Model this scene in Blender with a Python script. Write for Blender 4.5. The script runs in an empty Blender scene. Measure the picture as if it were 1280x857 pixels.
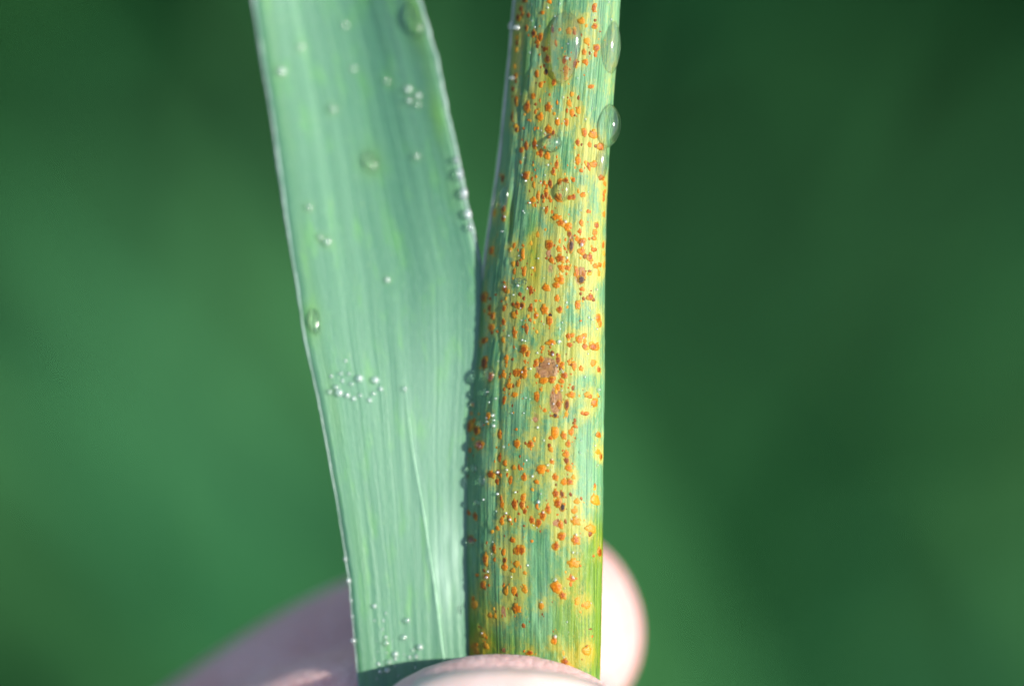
import bpy, bmesh, math, random
import numpy as np
from mathutils import Vector, Matrix

random.seed(7)
rng = np.random.default_rng(11)
sc = bpy.context.scene
col = sc.collection

# ------------------------------------------------------------------ camera, sky, sun, exposure
THETA = math.radians(62.0)            # the photographer looks down on the crop
HOLD = Vector((0.0, 0.0, 0.80))       # where the plant is held, 0.8 m above the soil
CAM_D = 242.5                         # mm from lens to the held plant
PXMM = 22.0                           # photograph pixels per millimetre at the plant
FOCUS_Y = -2.0
WORLD = Matrix.Translation(HOLD) @ Matrix.Rotation(-THETA, 4, 'X')

cam_d = bpy.data.cameras.new('camera')
cam = bpy.data.objects.new('camera', cam_d)
col.objects.link(cam)
cam.matrix_world = WORLD @ Matrix.Translation((0, -CAM_D / 1000, 0)) @ Matrix.Rotation(math.pi / 2, 4, 'X')
cam_d.sensor_width = 36.0
cam_d.lens = CAM_D * 36.0 / (1280.0 / PXMM)
cam_d.clip_start = 0.005
cam_d.clip_end = 200.0
cam_d.dof.use_dof = True
cam_d.dof.focus_distance = (CAM_D + FOCUS_Y) / 1000
cam_d.dof.aperture_fstop = 6.6
sc.camera = cam

SUN_LOCAL = Vector((0.69, -0.70, 0.11)).normalized()
sun_dir = (WORLD.to_3x3() @ SUN_LOCAL).normalized()
sun_el = math.asin(sun_dir.z)
sun_az = math.atan2(sun_dir.x, sun_dir.y)
w = bpy.data.worlds.new('World')
sc.world = w
w.use_nodes = True
nt = w.node_tree
sky = nt.nodes.new('ShaderNodeTexSky')
sky.sky_type = 'NISHITA'
sky.sun_disc = False
sky.sun_elevation = sun_el
sky.sun_rotation = sun_az
nt.links.new(sky.outputs[0], nt.nodes['Background'].inputs[0])
nt.nodes['Background'].inputs[1].default_value = 0.11
sd = bpy.data.lights.new('sun', 'SUN')
sd.energy = 4.3
sd.angle = math.radians(0.53)
sd.color = (1.0, 0.955, 0.88)
sun = bpy.data.objects.new('sun', sd)
col.objects.link(sun)
sun.rotation_euler = sun_dir.to_track_quat('Z', 'Y').to_euler()
sun.location = (1, -1, 3)

vs = sc.view_settings
vs.view_transform = 'Standard'
vs.look = 'None'
vs.gamma = 1.0
vs.use_curve_mapping = False
vs.exposure = 1.06
sc.cycles.use_denoising = True
sc.cycles.max_bounces = 10
sc.cycles.transparent_max_bounces = 12
sc.cycles.sample_clamp_indirect = 6.0
sc.cycles.blur_glossy = 0.6


# ------------------------------------------------------------------ helpers
def sstep(a, b, x):
    t = np.clip((np.asarray(x, float) - a) / (b - a), 0, 1)
    return t * t * (3 - 2 * t)


def unproj(px, py, y):
    """photograph pixel + depth (mm behind the plant's plane) -> point in mm in the frame of the held plant"""
    k = 1 + np.asarray(y, float) / CAM_D
    return np.stack(np.broadcast_arrays((np.asarray(px, float) - 640) / PXMM * k, y, (428.5 - np.asarray(py, float)) / PXMM * k), -1)


def vnoise(x, y, seed=0):
    """smooth value noise, vectorised"""
    x = np.asarray(x, float); y = np.asarray(y, float)
    xi = np.floor(x).astype(np.int64); yi = np.floor(y).astype(np.int64)
    fx = x - xi; fy = y - yi
    fx = fx * fx * (3 - 2 * fx); fy = fy * fy * (3 - 2 * fy)

    def h(a, b):
        n = (a * 374761393 + b * 668265263 + seed * 974634521) & 0xffffffff
        n = ((n ^ (n >> 13)) * 1274126177) & 0xffffffff
        return ((n ^ (n >> 16)) & 0xffff) / 65535.0
    return (h(xi, yi) * (1 - fx) + h(xi + 1, yi) * fx) * (1 - fy) + (h(xi, yi + 1) * (1 - fx) + h(xi + 1, yi + 1) * fx) * fy


def mesh_np(name, verts_mm, faces, mat, smooth=True):
    me = bpy.data.meshes.new(name)
    v = np.asarray(verts_mm, float) / 1000.0
    me.from_pydata([tuple(p) for p in v.tolist()], [], faces)
    me.update()
    if smooth:
        me.polygons.foreach_set('use_smooth', [True] * len(me.polygons))
    if mat:
        me.materials.append(mat)
    return me


def grid_faces(nr, nc, wrap=False):
    f = []
    for i in range(nr - 1):
        for j in range(nc if wrap else nc - 1):
            a = i * nc + j; b = i * nc + (j + 1) % nc
            f.append((a, b, b + nc, a + nc))
    return f


def tag(o, label=None, cat=None, group=None, kind=None):
    if label: o['label'] = label
    if cat: o['category'] = cat
    if group: o['group'] = group
    if kind: o['kind'] = kind
    return o


def root(name, base_mm):
    e = bpy.data.objects.new(name, None)
    e.empty_display_size = 0.01
    col.objects.link(e)
    e.matrix_world = WORLD @ Matrix.Translation(Vector(base_mm) / 1000)
    return e


def child(name, me, parent, loc_mat=None):
    o = bpy.data.objects.new(name, me)
    col.objects.link(o)
    o.parent = parent
    if loc_mat is not None:
        o.matrix_local = loc_mat
    return o


def frame_on(p_mm, n, up=(0, 0, 1)):
    """matrix with local z along n and local y close to 'up'"""
    n = Vector(n).normalized()
    u = Vector(up)
    yv = (u - n * u.dot(n)).normalized()
    xv = yv.cross(n)
    m = Matrix((xv, yv, n)).transposed().to_4x4()
    m.translation = Vector(p_mm) / 1000
    return m


# ------------------------------------------------------------------ materials
def new_mat(name):
    m = bpy.data.materials.new(name)
    m.use_nodes = True
    return m, m.node_tree.nodes, m.node_tree.links, m.node_tree.nodes['Principled BSDF']


class NB:
    def __init__(s, m):
        s.n = m.node_tree.nodes; s.l = m.node_tree.links

    def node(s, t, **kw):
        o = s.n.new(t)
        for k, v in kw.items():
            setattr(o, k, v)
        return o

    def put(s, sock, v):
        if isinstance(v, bpy.types.NodeSocket):
            s.l.new(v, sock)
        elif isinstance(v, (tuple, list)) and len(v) == 3 and sock.type == 'RGBA':
            sock.default_value = (*v, 1)
        else:
            sock.default_value = v

    def math(s, op, a, b=0.0, clamp=False):
        o = s.node('ShaderNodeMath', operation=op, use_clamp=clamp)
        s.put(o.inputs[0], a); s.put(o.inputs[1], b)
        return o.outputs[0]

    def mix(s, f, a, b, mode='MIX'):
        o = s.node('ShaderNodeMix', data_type='RGBA', blend_type=mode)
        s.put(o.inputs[0], f); s.put(o.inputs[6], a); s.put(o.inputs[7], b)
        return o.outputs[2]

    def uv(s, sx, sy, off=0.0):
        t = s.node('ShaderNodeUVMap', uv_map='UVMap')
        m = s.node('ShaderNodeMapping')
        s.l.new(t.outputs[0], m.inputs[0])
        m.inputs['Scale'].default_value = (sx, sy, 1)
        m.inputs['Location'].default_value = (off, off * 1.7, 0)
        return m.outputs[0]

    def obj(s, sc_):
        t = s.node('ShaderNodeTexCoord')
        m = s.node('ShaderNodeMapping')
        s.l.new(t.outputs['Object'], m.inputs[0])
        m.inputs['Scale'].default_value = sc_ if isinstance(sc_, tuple) else (sc_,) * 3
        return m.outputs[0]

    def noise(s, vec, scale=1.0, detail=2.0, rough=0.5, dist=0.0):
        o = s.node('ShaderNodeTexNoise')
        s.l.new(vec, o.inputs['Vector'])
        o.inputs['Scale'].default_value = scale
        o.inputs['Detail'].default_value = detail
        o.inputs['Roughness'].default_value = rough
        o.inputs['Distortion'].default_value = dist
        return o.outputs[0]

    def ramp(s, v, lo, hi, a=0.0, b=1.0):
        o = s.node('ShaderNodeMapRange', interpolation_type='SMOOTHSTEP')
        s.put(o.inputs[0], v)
        for i, x in enumerate((lo, hi, a, b)):
            o.inputs[i + 1].default_value = x
        return o.outputs[0]

    def attr(s, name):
        a = s.node('ShaderNodeAttribute', attribute_name=name)
        sp = s.node('ShaderNodeSeparateColor')
        s.l.new(a.outputs['Color'], sp.inputs[0])
        return sp.outputs

    def bump(s, h, strength, dist):
        b = s.node('ShaderNodeBump')
        b.inputs['Strength'].default_value = strength
        b.inputs['Distance'].default_value = dist
        s.put(b.inputs['Height'], h)
        return b.outputs[0]


# rust-speckled sheath: UV.x = millimetres round the sheath, UV.y = millimetres along it
def sheath_material():
    m, n, l, p = new_mat('rusted_sheath'); q = NB(m)
    sp = q.attr('spots')
    yel, nec, wipe = sp[0], sp[1], sp[2]
    fine = q.noise(q.uv(6.2, 0.22), 1.0, 4.0, 0.65)          # veins
    mid = q.noise(q.uv(1.3, 0.16, 3.0), 1.0, 2.0)
    blot = q.noise(q.uv(2.0, 0.95, 7.0), 1.0, 6.0, 0.70)
    grain = q.noise(q.uv(11.0, 5.5, 1.0), 1.0, 3.0, 0.75)
    line = q.noise(q.uv(9.5, 0.12, 5.0), 1.0, 2.0, 0.6)
    green = q.mix(q.ramp(fine, .36, .62), (0.036, 0.145, 0.060), (0.110, 0.265, 0.098))
    green = q.mix(q.ramp(mid, .35, .7), green, (0.125, 0.265, 0.125))
    green = q.mix(q.ramp(blot, .50, .72, 0, .55), green, (0.165, 0.270, 0.090))
    green = q.mix(q.ramp(grain, .58, .74, 0, .35), green, (0.25, 0.36, 0.27))
    green = q.mix(q.ramp(line, .30, .52, .75, 0), green, (0.014, 0.085, 0.050))
    green = q.mix(q.ramp(grain, .28, .45, .5, 0), green, (0.035, 0.125, 0.055))
    fresh = q.mix(q.ramp(fine, .34, .64), (0.050, 0.120, 0.010), (0.135, 0.225, 0.014))
    green = q.mix(wipe, green, fresh)
    yv = q.math('ADD', yel, q.math('MULTIPLY', q.math('SUBTRACT', blot, .5), 1.25))
    yv = q.math('ADD', yv, q.math('MULTIPLY', q.math('SUBTRACT', fine, .5), .45))
    speck = q.noise(q.uv(5.5, 3.2, 11.0), 1.0, 4.0, 0.7)
    yv = q.math('ADD', yv, q.math('MULTIPLY', q.math('SUBTRACT', speck, .5), 1.9))
    ycol = q.mix(q.ramp(mid, .3, .7), (0.270, 0.275, 0.034), (0.345, 0.318, 0.064))
    ycol = q.mix(q.ramp(fine, .32, .66, .5, 0), ycol, (0.185, 0.225, 0.055))
    ycol = q.mix(q.ramp(grain, .28, .46, .5, 0), ycol, (0.160, 0.185, 0.030))
    ycol = q.mix(q.ramp(grain, .60, .78, 0, .5), ycol, (0.420, 0.390, 0.150))
    ycol = q.mix(q.ramp(line, .30, .48, .4, 0), ycol, (0.120, 0.180, 0.045))
    ycol = q.mix(wipe, ycol, (0.260, 0.220, 0.010))
    c = q.mix(q.ramp(yv, .10, 1.10, 0, .95), green, ycol)
    nv = q.math('ADD', nec, q.math('MULTIPLY', q.math('SUBTRACT', grain, .5), .8))
    ncol = q.mix(q.ramp(grain, .35, .68), (0.10, 0.040, 0.018), (0.36, 0.19, 0.085))
    c = q.mix(q.ramp(nv, .34, .70, 0, .92), c, ncol)
    q.put(p.inputs['Base Color'], c)
    q.put(p.inputs['Roughness'], q.ramp(grain, .3, .7, .36, .60))
    p.inputs['Specular IOR Level'].default_value = 0.30
    p.inputs['Subsurface Weight'].default_value = 0.18
    p.inputs['Subsurface Radius'].default_value = (0.35, 0.6, 0.2)
    p.inputs['Subsurface Scale'].default_value = 0.0005
    h = q.math('ADD', q.math('MULTIPLY', fine, 1.0), q.math('MULTIPLY', grain, .55))
    q.put(p.inputs['Normal'], q.bump(h, 0.55, 0.00008))
    return m


def leaf_material():
    m, n, l, p = new_mat('waxy_leaf'); q = NB(m)
    sp = q.attr('spots')
    vein = q.noise(q.uv(2.6, 0.030), 1.0, 3.0, 0.6)
    band = q.noise(q.uv(0.75, 0.035, 4.0), 1.0, 2.0)
    blot = q.noise(q.uv(1.1, 0.30, 9.0), 1.0, 3.0, 0.6)
    grain = q.noise(q.uv(7.0, 1.6, 2.0), 1.0, 3.0, 0.65)
    c = q.mix(q.ramp(band, .32, .68), (0.046, 0.156, 0.082), (0.072, 0.200, 0.106))
    c = q.mix(q.ramp(vein, .36, .66, .32, 0), c, (0.026, 0.128, 0.068))
    c = q.mix(q.ramp(vein, .52, .74, 0, .38), c, (0.080, 0.215, 0.125))
    c = q.mix(q.ramp(blot, .50, .75, 0, .55), c, (0.075, 0.255, 0.050))
    c = q.mix(q.ramp(grain, .55, .80, 0, .35), c, (0.16, 0.32, 0.20))
    c = q.mix(q.ramp(grain, .22, .42, .30, 0), c, (0.035, 0.160, 0.045))
    hair = q.noise(q.uv(8.5, 0.05, 6.0), 1.0, 2.0, 0.6)
    c = q.mix(q.ramp(hair, .28, .46, .55, 0), c, (0.026, 0.120, 0.050))
    c = q.mix(q.ramp(hair, .56, .74, 0, .40), c, (0.095, 0.225, 0.130))
    fleck = q.noise(q.uv(3.2, 1.4, 13.0), 1.0, 3.0, 0.7)
    c = q.mix(q.ramp(fleck, .64, .76, 0, .5), c, (0.150, 0.290, 0.070))
    c = q.mix(sp[0], c, (0.330, 0.470, 0.370))      # wax bloom
    c = q.mix(sp[1], c, (0.075, 0.205, 0.030))      # wet, bloom rubbed off
    q.put(p.inputs['Base Color'], c)
    q.put(p.inputs['Roughness'], q.ramp(grain, .3, .7, .52, .66))
    p.inputs['Specular IOR Level'].default_value = 0.9
    p.inputs['Specular Tint'].default_value = (0.92, 1.0, 0.92, 1)
    p.inputs['Subsurface Weight'].default_value = 0.12
    p.inputs['Subsurface Radius'].default_value = (0.3, 0.6, 0.2)
    p.inputs['Subsurface Scale'].default_value = 0.0005
    h = q.math('ADD', q.math('ADD', vein, q.math('MULTIPLY', hair, .8)), q.math('MULTIPLY', grain, .6))
    q.put(p.inputs['Normal'], q.bump(h, 0.42, 0.00010))
    return m


def plain(name, c1, c2, scale, rough=0.5, sss=0.0, bumpd=0.0, spec=0.5, lo=.35, hi=.65):
    m, n, l, p = new_mat(name); q = NB(m)
    v = q.noise(q.obj(scale), 1.0, 4.0, 0.62)
    q.put(p.inputs['Base Color'], q.mix(q.ramp(v, lo, hi), c1, c2))
    p.inputs['Roughness'].default_value = rough
    p.inputs['Specular IOR Level'].default_value = spec
    if sss:
        p.inputs['Subsurface Weight'].default_value = sss
        p.inputs['Subsurface Radius'].default_value = (1.0, 0.35, 0.18)
        p.inputs['Subsurface Scale'].default_value = 0.002
    if bumpd:
        q.put(p.inputs['Normal'], q.bump(v, .8, bumpd))
    return m


def spore(name, c1, c2, rough=0.30, spec=0.22, rimc=(0.330, 0.175, 0.012), rimw=.8):
    m, n, l, p = new_mat(name); q = NB(m)
    oi = q.node('ShaderNodeObjectInfo')
    v = q.noise(q.obj(2.2), 1.0, 3.0, 0.7)
    k = q.math('ADD', q.ramp(v, .3, .7, 0, .7), q.math('MULTIPLY', q.math('SUBTRACT', oi.outputs['Random'], .4), .9), True)
    tc = q.node('ShaderNodeTexCoord')
    sx = q.node('ShaderNodeSeparateXYZ'); l.new(tc.outputs['Object'], sx.inputs[0])
    rad = q.math('SQRT', q.math('ADD', q.math('MULTIPLY', sx.outputs[0], sx.outputs[0]), q.math('MULTIPLY', sx.outputs[1], sx.outputs[1])))
    rimf = q.ramp(q.math('ADD', rad, q.math('MULTIPLY', v, .6)), .75, 1.30, 0, rimw)
    q.put(p.inputs['Base Color'], q.mix(rimf, q.mix(k, c1, c2), rimc))
    p.inputs['Roughness'].default_value = rough
    p.inputs['Specular IOR Level'].default_value = spec
    q.put(p.inputs['Normal'], q.bump(v, .9, 0.00004))
    return m


def water_material(name, refr, ior, extra, rough, glint_white=0.0):
    m, n, l, p = new_mat(name)
    n.remove(p)
    q = NB(m)
    out = n['Material Output']
    ge = q.node('ShaderNodeNewGeometry')
    dt = q.node('ShaderNodeVectorMath', operation='DOT_PRODUCT')
    l.new(ge.outputs['Normal'], dt.inputs[0]); l.new(ge.outputs['Incoming'], dt.inputs[1])
    f0 = ((ior - 1) / (ior + 1)) ** 2
    gr = q.math('POWER', q.math('SUBTRACT', 1.0, q.math('ABSOLUTE', dt.outputs['Value']), True), 5.0)
    frv = q.math('ADD', q.math('MULTIPLY', gr, 1 - f0), f0 + extra)
    gl = q.node('ShaderNodeBsdfGlossy'); gl.inputs['Roughness'].default_value = rough
    gl.inputs['Color'].default_value = (1, 1, 1, 1)
    tr = q.node('ShaderNodeBsdfTransparent'); tr.inputs[0].default_value = (0.97, 0.99, 0.98, 1)
    rf = q.node('ShaderNodeBsdfRefraction'); rf.inputs['IOR'].default_value = 1.33
    rf.inputs['Roughness'].default_value = 0.02
    a = q.node('ShaderNodeMixShader'); a.inputs[0].default_value = refr
    l.new(tr.outputs[0], a.inputs[1]); l.new(rf.outputs[0], a.inputs[2])
    b = q.node('ShaderNodeMixShader')
    l.new(frv, b.inputs[0]); l.new(a.outputs[0], b.inputs[1]); l.new(gl.outputs[0], b.inputs[2])
    if glint_white:                                     # diffuse white painted in for the bright glint of each bead
        df = q.node('ShaderNodeBsdfDiffuse'); df.inputs[0].default_value = (.8, .85, .82, 1)
        c = q.node('ShaderNodeMixShader'); c.inputs[0].default_value = glint_white
        l.new(b.outputs[0], c.inputs[1]); l.new(df.outputs[0], c.inputs[2])
        l.new(c.outputs[0], out.inputs[0])
    else:
        l.new(b.outputs[0], out.inputs[0])
    return m


def skin_material():
    m, n, l, p = new_mat('skin'); q = NB(m)
    mot = q.noise(q.obj(140), 1.0, 3.0, 0.6)
    fine = q.noise(q.obj(2600), 1.0, 3.0, 0.7)
    v = q.node('ShaderNodeTexVoronoi', feature='DISTANCE_TO_EDGE')
    l.new(q.obj((1500, 1500, 2300)), v.inputs['Vector']); v.inputs['Scale'].default_value = 1.0
    crease = q.ramp(v.outputs['Distance'], 0.0, 0.16)
    c = q.mix(q.ramp(mot, .35, .68), (0.620, 0.355, 0.330), (0.720, 0.490, 0.455))
    c = q.mix(q.ramp(fine, .32, .52, .55, 0), c, (0.44, 0.235, 0.190))
    q.put(p.inputs['Base Color'], c)
    p.inputs['Roughness'].default_value = 0.50
    p.inputs['Specular IOR Level'].default_value = 0.32
    p.inputs['Subsurface Weight'].default_value = 0.35
    p.inputs['Subsurface Radius'].default_value = (1.0, 0.36, 0.20)
    p.inputs['Subsurface Scale'].default_value = 0.0022
    h = q.math('ADD', q.math('MULTIPLY', crease, .5), q.math('MULTIPLY', fine, 1.0))
    q.put(p.inputs['Normal'], q.bump(h, 0.85, 0.00014))
    return m


def foliage_material():
    m, n, l, p = new_mat('crop_green'); q = NB(m)
    sp = q.attr('tone')
    v = q.noise(q.obj((40, 40, 6)), 1.0, 2.0)
    c = q.mix(sp[0], (0.009, 0.082, 0.021), (0.076, 0.245, 0.086))
    c = q.mix(q.ramp(sp[1], .55, 1.0, 0, .55), c, (0.055, 0.125, 0.018))
    c = q.mix(q.ramp(sp[1], .45, .0, 0, .55), c, (0.010, 0.110, 0.062))
    q.put(p.inputs['Base Color'], c)
    p.inputs['Roughness'].default_value = 0.6
    p.inputs['Specular IOR Level'].default_value = 0.06
    out = n['Material Output']
    t = q.node('ShaderNodeBsdfTranslucent'); t.inputs[0].default_value = (0.03, 0.17, 0.02, 1)
    mx = q.node('ShaderNodeMixShader'); mx.inputs[0].default_value = 0.3
    l.new(p.outputs[0], mx.inputs[1]); l.new(t.outputs[0], mx.inputs[2]); l.new(mx.outputs[0], out.inputs[0])
    return m


M_SHEATH = sheath_material()
M_LEAF = leaf_material()
M_MARGIN = plain('pale_margin', (0.13, 0.23, 0.17), (0.24, 0.34, 0.28), 900, 0.35, bumpd=0.00004)
M_MEMBRANE = plain('membrane', (0.28, 0.32, 0.24), (0.40, 0.42, 0.34), 900, 0.35)
M_MIDRIB = plain('pale_midrib', (0.16, 0.34, 0.20), (0.24, 0.42, 0.28), 1500, 0.42, bumpd=0.00003)
M_ORANGE = spore('rust_spores', (0.200, 0.042, 0.002), (0.490, 0.165, 0.004))
M_AMBER = spore('amber_spores', (0.340, 0.135, 0.005), (0.460, 0.225, 0.012))
M_BROWN = spore('old_rust', (0.090, 0.022, 0.004), (0.260, 0.072, 0.008), 0.45)
M_DARK = spore('black_rust', (0.018, 0.010, 0.008), (0.070, 0.028, 0.014), 0.4)
M_TAN = spore('dead_tissue', (0.17, 0.075, 0.028), (0.330, 0.175, 0.085), 0.55, .2, rimc=(0.24, 0.125, 0.04))
M_DUST = {'o': plain('orange_dust', (0.24, 0.060, 0.003), (0.44, 0.150, 0.006), 3000, .5, spec=.2),
          'a': plain('amber_dust', (0.32, 0.150, 0.008), (0.44, 0.240, 0.020), 3000, .5, spec=.2),
          'b': plain('brown_dust', (0.10, 0.030, 0.005), (0.25, 0.080, 0.010), 3000, .5, spec=.2)}
M_WATER = water_material('water', 0.65, 1.36, 0.03, 0.07)
M_DEW = water_material('dew', 0.10, 1.42, 0.12, 0.16, 0.20)
M_SKIN = skin_material()
M_NAIL = plain('fingernail', (0.560, 0.400, 0.350), (0.640, 0.490, 0.440), 300, 0.33, sss=0.25, spec=0.5)
M_CROP = foliage_material()
M_SHADED_GROUND = plain('shade_toned_ground', (0.0012, 0.009, 0.003), (0.003, 0.018, 0.005), 18, 0.9, bumpd=0.01, spec=0.08)  # shade between the plants is painted into this near-black ground colour

# ------------------------------------------------------------------ the setting: soil and the crop far out of focus
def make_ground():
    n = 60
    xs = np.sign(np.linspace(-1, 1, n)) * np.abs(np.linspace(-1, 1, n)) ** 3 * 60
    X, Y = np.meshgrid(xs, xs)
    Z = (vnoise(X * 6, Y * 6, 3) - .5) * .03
    me = mesh_np('ground', np.stack([X, Y, Z], -1).reshape(-1, 3) * 1000, grid_faces(n, n), M_SHADED_GROUND)
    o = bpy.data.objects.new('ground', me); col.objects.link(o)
    tag(o, 'ground under the blurred green crop, shade painted into its dark colour', 'ground', kind='structure')


CROP_SEED = 16


def make_crop():
    verts, faces, tone = [], [], []
    # leafier patches; sunlit brightness is painted into their leaf tone
    PATCHES = ((-.068, .220, .055, .048, 1.0), (.030, .180, .026, .045, .85), (-.03, .17, .05, .02, .15), (.06, .33, .03, .015, .5))
    NS = 9
    rng = np.random.default_rng(CROP_SEED)
    # drilled rows running away from the photographer, with thin places
    spots = []
    for k in range(16000):
        dice = np.random.default_rng(CROP_SEED * 100003 + k).uniform(size=12)
        x = -.45 + .9 * dice[0]; y = -.10 + 1.05 * dice[1]
        d = 0.03 + 0.12 * float(vnoise(x * 9 + 3.1, y * 9 + 1.7, 21))
        for (cx, cy, rx, ry, am) in PATCHES:
            d += am * math.exp(-((x - cx) / rx) ** 2 - ((y - cy) / ry) ** 2)
        # a bare gap in the stand to the east, and a thin strip beyond
        thin = float(sstep(.50, .44, y))
        d *= 1 - .97 * float(sstep(.005, .045, x + .45 * (y - .25)) * sstep(.145, .195, y)) * thin
        d *= 1 - .90 * float(sstep(.235, .275, y)) * thin
        d *= 1 - .7 * float(sstep(.060, .085, x)) * thin
        if dice[2] < d:
            spots.append((x, y, dice))
    for (x, y, dice) in spots[:8000]:
        L = .16 + .14 * dice[3]; wd = .006 + .005 * dice[4]
        az = 2 * math.pi * dice[5]; lean = .15 + .55 * dice[6]; bend = .4 + 1.1 * dice[7]
        z0 = .16 * dice[8]
        dx, dy = math.cos(az), math.sin(az)
        px_, py_ = -dy, dx
        p = np.array([x, y, z0]); ang = lean * .4
        b0 = len(verts)
        lush_lit = sum(am * math.exp(-((x - cx) / rx) ** 2 - ((y - cy) / ry) ** 2) for (cx, cy, rx, ry, am) in PATCHES)
        tn = min(1.0, .25 * dice[9] + .85 * lush_lit)
        ang += .35 * min(1, lush_lit)
        for i in range(NS):
            t = i / (NS - 1)
            wv = wd * (1 - t ** 2.2) * (0.6 + 0.4 * min(1, t * 5)) + .0004
            for s in (-1, 1):
                verts.append((p[0] + px_ * wv * s, p[1] + py_ * wv * s, p[2] + .002 * abs(s)))
                tone.append((tn, dice[10]))
            st = L / (NS - 1)
            p = p + np.array([dx * math.sin(ang), dy * math.sin(ang), math.cos(ang)]) * st
            ang += (lean + bend * t) * 1.6 / (NS - 1)
        for i in range(NS - 1):
            a = b0 + 2 * i
            faces.append((a, a + 1, a + 3, a + 2))
    me = mesh_np('crop_foliage', np.array(verts) * 1000, faces, M_CROP)
    at = me.color_attributes.new('tone', 'FLOAT_COLOR', 'POINT')
    c = np.ones((len(verts), 4)); c[:, :2] = tone
    at.data.foreach_set('color', c.ravel())
    o = bpy.data.objects.new('crop_foliage', me); col.objects.link(o)
    tag(o, 'green wheat crop blurred to a soft mass behind the hand', 'crop', kind='stuff')


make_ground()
make_crop()

# ------------------------------------------------------------------ the rust-speckled stem in its sheath
ROW = np.array([-1400, -150, 0, 60, 100, 200, 300, 340, 400, 450, 500, 600, 700, 800, 857, 1000, 1700], float)
XL = np.array([700, 660, 643, 638, 634, 624, 609, 603, 598, 592, 584, 578, 577, 580, 583, 590, 612], float)
XR = np.array([822, 790, 775, 772, 769, 760.5, 757, 756.5, 756, 755.5, 755, 754, 753, 751, 750, 746, 735], float)
SHEAR = 0.27


def smooth_interp(x, xp, fp):
    """interp softened a little along the row axis"""
    x = np.asarray(x, float)
    return sum(np.interp(x + d, xp, fp) for d in (-24, -12, 0, 12, 24)) / 5


def stem_edges(py):
    return smooth_interp(py, ROW, XL), smooth_interp(py, ROW, XR)


GROOVE_Y = np.array([-150, 0, 60, 110, 200, 245, 275, 310, 350, 480, 600, 700], float)
GROOVE_X = np.array([664, 656, 653, 650, 645, 641, 638, 633, 623, 624, 622, 612], float)
GROOVE_D = np.array([.05, .05, .07, .07, .08, .12, .12, .00, .00, .09, .05, .00], float)


def stem_point(t, py, back=False, relief=True):
    """t in [-pi/2, pi/2] round the front (or back) of the stem"""
    t = np.asarray(t, float); py = np.asarray(py, float)
    xl, xr = stem_edges(py)
    c = (xl + xr) / 2; a = (xr - xl) / 2 / PXMM
    u = np.sin(t)
    depth = (0.42 * a * np.cos(t)) if back else (-0.60 * a * np.cos(t))
    px = c + u * a * PXMM
    r = 0.0
    if relief and not back:
        e = np.cos(t)
        ribs = np.sin(2 * np.pi * (t * 14.0 + 1.3 * vnoise(t * 7, py * .002, 5)))
        r = .005 * ribs * (.4 + vnoise(t * 9, py * .01, 8))
        r = r + .07 * (vnoise(t * 5 + 3, py * .011, 9) - .5) + .05 * (vnoise(t * 12, py * .03, 10) - .5) + .07 * (vnoise(t * 16, py * .11, 17) - .5) * vnoise(t * 3, py * .02, 18)
        gx = np.interp(py, GROOVE_Y, GROOVE_X); gd = np.interp(py, GROOVE_Y, GROOVE_D)
        dd = (px - gx)
        r = r - gd * np.exp(-(dd / 3.2) ** 2) + gd * .15 * np.exp(-((dd + 9) / 6.0) ** 2)
        depth = depth - r * e
        px = px + r * u * PXMM
    depth = depth - SHEAR * a * u
    return unproj(px, py, depth)


def stem_at(px, py):
    """surface point and outward normal at a photograph pixel"""
    xl, xr = stem_edges(py)
    u = np.clip((px - (xl + xr) / 2) / ((xr - xl) / 2), -.988, .988)
    t = math.asin(float(u))
    p = stem_point(t, py)
    e = .05
    du = stem_point(t + e, py, relief=False) - stem_point(t - e, py, relief=False)
    dv = stem_point(t, py + 6, relief=False) - stem_point(t, py - 6, relief=False)
    n = np.cross(dv, du)
    n = n / np.linalg.norm(n)
    if n[1] > 0 and abs(u) < .9:
        n = -n
    return p, n


# pustules traced off the photograph: zoom origin, then x, y, w, h in 1/6.4 px, and the look of each
Z = {}
Z[(590, 0)] = '''418 8 30 30 b;390 70 20 40 b;372 140 28 50 b;398 115 18 50 b;448 122 18 36 b;565 103 25 36 o;615 12 30 30 o;432 225 22 44 b;
493 268 30 70 b;550 300 34 60 o;525 335 30 44 o;580 395 25 50 o;652 240 24 60 b;675 345 16 44 o;610 470 36 60 b;595 575 25 60 k;520 595 34 70 o;
548 680 36 50 o;655 660 30 50 o;490 770 28 50 o;345 610 22 60 b;325 710 18 40 b;360 300 20 40 a;358 345 18 40 b;355 400 18 50 a;340 530 16 40 a;
350 785 20 25 o;975 65 34 66 o;985 210 34 46 o;880 165 40 50 a;775 250 36 50 a;817 235 25 36 a;918 330 34 50 a;997 385 38 66 o;898 415 28 44 o;
907 495 32 40 o;827 510 28 60 o;740 490 26 50 o;748 555 34 60 a;750 630 30 30 a;955 695 32 36 o;800 755 28 36 a'''
Z[(590, 120)] = '''348 40 16 80 b;490 12 24 36 o;443 85 34 80 o;507 128 26 50 o;550 165 50 60 o;610 88 40 60 o;775 60 36 56 a;800 138 34 56 o;
858 115 34 60 a;683 212 34 56 o;755 212 30 60 o;612 268 54 70 o;650 295 26 50 b;322 170 20 70 b;352 268 24 60 b;430 392 28 66 b;395 435 30 56 b;
500 385 30 76 o;548 460 40 80 o;605 475 44 60 o;678 545 26 76 o;652 605 30 50 o;903 295 34 70 o;978 305 40 66 o;845 372 30 56 o;945 388 26 50 o;
1030 408 26 66 o;852 520 32 64 o;925 550 32 50 o;983 545 32 60 o;432 640 46 70 o;250 660 26 60 b;625 700 30 70 b;495 705 26 56 a;705 690 34 60 o;
750 675 40 40 o;1038 652 24 36 o;590 770 30 50 o;885 785 26 30 o;1066 700 18 40 o;1068 765 18 40 o'''
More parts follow.
